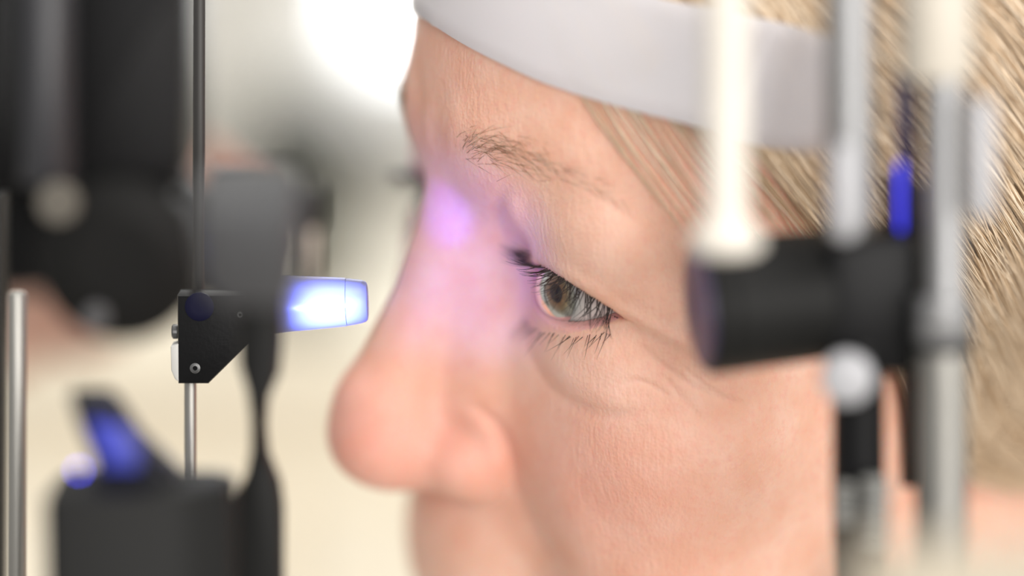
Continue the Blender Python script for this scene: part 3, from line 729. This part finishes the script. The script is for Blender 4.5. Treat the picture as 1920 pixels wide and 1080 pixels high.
# ---------------- lashes and brows ----------------
HAIRD=mat('lash_hair',(.022,.011,.008),.5); HAIRB=mat('brow_hair',(.24,.14,.075),.5); HAIRW=mat('pale_brow_hair',(.75,.62,.48),.5)
UL_PX=[(975,470),(990,483),(1003,495),(1030,510),(1054,526),(1085,546),(1119,569),(1148,586),(1160,592)]
LL_PX=[(984,588),(992,602),(1010,612),(1040,620),(1068,624),(1100,624),(1130,620),(1150,616)]
def lash_set(upper,n,seed):
    rg=np.random.default_rng(seed); K=10; L=spline(UL_PX if upper else LL_PX,200)
    t=np.clip((np.arange(n)+rg.uniform(-.6,.6,n))/n,0,.999); ii=(t*199).astype(int)
    X0=L[ii,0]+rg.normal(0,1.0,n); jy=rg.uniform(-1,1,n) if upper else rg.uniform(-1,6,n); S=None
    for dy in (4,2,0,-2,-4,-6,-9,-12):
        Q=surf(X0,L[ii,1]+jy+dy); ok=(np.linalg.norm(Q-[EX,0,0],axis=1)>ER+.7)&((_A[2,0]*Q[:,0]+_A[2,1]*Q[:,1]+_A[2,2]*Q[:,2]+_b[2])<D+14)
        if not upper: ok[:]=True
        if S is None: S=Q; done=ok
        else: S=np.where((~done&ok)[:,None],Q,S); done=done|ok
    S=S+(w2l(CAM)-S)/np.linalg.norm(w2l(CAM)-S,axis=1,keepdims=True)*.05
    az=np.arctan2(S[:,0]-EX,S[:,1])
    side=np.stack([np.cos(az),-np.sin(az),0*az],1); rad=np.stack([np.sin(az),np.cos(az),0*az],1)
    clump=(np.sin(t*(95 if upper else 60)+seed)*.34+rg.normal(0,.16,n))[:,None]
    if upper:
        dn=np.interp(np.degrees(az),[0,25,50,80],[-.02,.45,1.1,1.25])+rg.normal(0,.08,n); ln=rg.uniform(5.0,8.5,n)*np.interp(np.degrees(az),[0,40,85],[1.05,1.1,.8]); cu=np.interp(np.degrees(az),[0,40],[.05,.10])
        d=rad*np.interp(np.degrees(az),[0,30,60],[1.0,.6,.22])[:,None]+np.array([0,0,-1.])*dn[:,None]+side*(clump-.12)
    else:
        ln=rg.uniform(2.6,7.0,n); cu=np.full(n,.015)
        d=rad*.35+np.array([0,0,-.85])+side*(clump-.18)+np.array([-.1,.2,0])
    d/=np.linalg.norm(d,axis=1,keepdims=True); p=S.copy(); P=np.zeros((n,K,3)); Rr=np.zeros((n,K))
    w0=(.125 if upper else .075)*rg.uniform(.7,1.15,n)
    for k in range(K):
        P[:,k]=p; Rr[:,k]=w0*(1-.85*(k/(K-1))**1.2)
        p=p+d*(ln/(K-1))[:,None]; d=d+np.array([0,0,1.])*cu[:,None]; d/=np.linalg.norm(d,axis=1,keepdims=True)
    return P,Rr
for sgn in (1,-1):
    for up,n,nm in ((True,150,'upper_eyelashes'),(False,36,'lower_eyelashes')):
        P,Rr=lash_set(up,n,5 if up else 8); P[...,0]*=sgn
        V,Fc=tubes(l2w(P),Rr*(1 if sgn>0 else 1.6),5); o=mesh_obj(nm,V,Fc,HAIRD,person,ang=None); o['kind']='stuff'
def brow_set(n,seed):
    rg=np.random.default_rng(seed)
    t=rg.beta(1.0,1.9,n); cx=np.interp(t,[0,.3,.6,1],[872,945,1030,1185]); cy=np.interp(t,[0,.3,.6,1],[272,285,308,395]); sp=np.interp(t,[0,.4,1],[24,22,9])
    px=cx+rg.normal(0,9,n); py=cy+rg.normal(0,1,n)*sp*.8
    S=surf(px,py); G=grad(face_sdf,S); G/=np.linalg.norm(G,axis=1,keepdims=True)
    K=8; P=np.zeros((n,K,3)); Rr=np.zeros((n,K)); ln=rg.uniform(3,8,n)*np.interp(t,[0,.5,1],[1,.8,.6])
    # grow sideways over the ridge, a little upward near the nose and downward at the tail
    vv=np.interp(t,[0,.25,1],[.75,.05,-.55])+rg.normal(0,.38,n)
    d=np.stack([np.ones(n),-.25*np.ones(n),vv],1)+rg.normal(0,.2,(n,3)); d-=G*(d*G).sum(1,keepdims=True); d/=np.linalg.norm(d,axis=1,keepdims=True)
    p=S-G*.1; d=d+G*rg.uniform(.05,.3,n)[:,None]
    for k in range(K):
        P[:,k]=p; Rr[:,k]=.05*(1-.8*(k/(K-1)))*(1 if True else 1)
        p=p+d*(ln/(K-1))[:,None]; d=d-G*.05+np.array([0,0,-.03]); d/=np.linalg.norm(d,axis=1,keepdims=True)
    return P,Rr
BP,BR=brow_set(210,21); BW,BWR=brow_set(60,33)
for sgn in (1,-1):
    Q=BP.copy(); Q[...,0]*=sgn; V,Fc=tubes(l2w(Q),BR*(1 if sgn>0 else 2.2),4); o=mesh_obj('eyebrow',V,Fc,HAIRB,person,ang=None); o['kind']='stuff'
Q=BW; V,Fc=tubes(l2w(Q),BWR,4); o=mesh_obj('pale_eyebrow_hairs',V,Fc,HAIRW,person,ang=None); o['kind']='stuff'
# ---------------- head hair ----------------
def hair():
    rg=np.random.default_rng(5); base=lambda x,u,v: face_sdf(x,u,v,False)
    n=60000
    dirs=rg.normal(size=(n,3)); dirs/=np.linalg.norm(dirs,axis=1,keepdims=True)
    P=np.array([0,-65,32])+dirs*150
    for _ in range(40):
        P=P-dirs*(base(*P.T.astype(F32))*.8)[:,None]
    x,u,v=np.abs(P[:,0]),P[:,1],P[:,2]
    # hairline: top of forehead, temple, round the ear
    lim=np.interp(v,[-40,-20,0,12,24,46,60,74,86,95],[-98,-90,-70,-46,-9,-2,-1,-1,8,40])-np.abs(rg.normal(0,2.2,n))
    dn=np.where(u>-35,1.0,np.where(u>-115,.42,.15))*np.where(P[:,0]>-20,1,.22)
    keep=(u<lim)&(v>-8)&(rg.random(n)<dn)
    P=P[keep]; n=len(P)
    K=12; path=np.zeros((n,K,3)); ln=rg.uniform(70,150,n); lift=rg.uniform(.3,1,n); 
    cl=rg.normal(0,.05,n); p=P.copy(); top=np.clip((P[:,2]-20)/80,0,1)
    h=np.zeros(n)
    for k in range(K):
        G=grad(base,p,.5); G/=np.linalg.norm(G,axis=1,keepdims=True)+1e-9
        f=base(*p.T.astype(F32)); tgt=.4+lift*np.interp(k,[0,2,5,11],[.2,3.5,9.0,15.0])*np.interp(-p[:,1],[28,70],[.10,1.0])
        p=p+G*(tgt-f)[:,None]*.9
        path[:,k]=p
        s=np.sign(P[:,0]); 
        lowf=np.maximum(np.clip((30-P[:,2])/30,0,1)*.35,np.clip((-26-p[:,2])/25,0,1)*1.9); d=np.stack([s*.2*top,-.52-.1*top-.35*lowf,-.85+.15*top+.35*lowf],1); d[:,1]+=cl; d[:,2]-=.1*np.sin(k*.6+cl*30)*.5
        wob=.05*np.sin(P[:,2]*.35+k*.5); d[:,1]+=wob
        d-=G*(d*G).sum(1,keepdims=True); d/=np.linalg.norm(d,axis=1,keepdims=True)+1e-9
        p=p+d*(ln/(K-1))[:,None]
    ppx,ppy=lpx(*path.reshape(-1,3).T.astype(F32)); bad=((ppx<1640)&(ppy>560)&(path.reshape(-1,3)[:,0]>0)).reshape(n,K).any(1)
    path=path[~bad]; P=P[~bad]; n=len(P)
    R=(.20+.12*rg.random(n))[:,None]*np.interp(np.arange(K),[0,2,8,11],[.5,1,1,.25])[None]
    V,Fc=tubes(l2w(path),R,3)
    rnd=np.clip(.5+.33*np.sin(P[:,2]*.45+P[:,1]*.2+P[:,0]*.3)+rg.normal(0,.28,n),0,1)
    return V,Fc,np.repeat(rnd,K*3)
HAIR=bpy.data.materials.new('blonde_hair'); HAIR.use_nodes=True; nt=HAIR.node_tree; b=nt.nodes['Principled BSDF']
a=nt.nodes.new('ShaderNodeAttribute'); a.attribute_name='tone'; cr=nt.nodes.new('ShaderNodeValToRGB'); nt.links.new(a.outputs['Fac'],cr.inputs[0]); nt.links.new(cr.outputs[0],b.inputs['Base Color'])
cr.color_ramp.elements[0].color=(.56,.40,.25,1); cr.color_ramp.elements[1].color=(.90,.76,.59,1); e_=cr.color_ramp.elements.new(.45); e_.color=(.74,.57,.39,1)
b.inputs['Roughness'].default_value=.42
V,Fc,tone=hair(); ho=mesh_obj('hair',V,Fc,HAIR,person,ang=None); ho['kind']='stuff'
at=ho.data.attributes.new('tone','FLOAT','POINT'); at.data.foreach_set('value',tone.astype(F32))
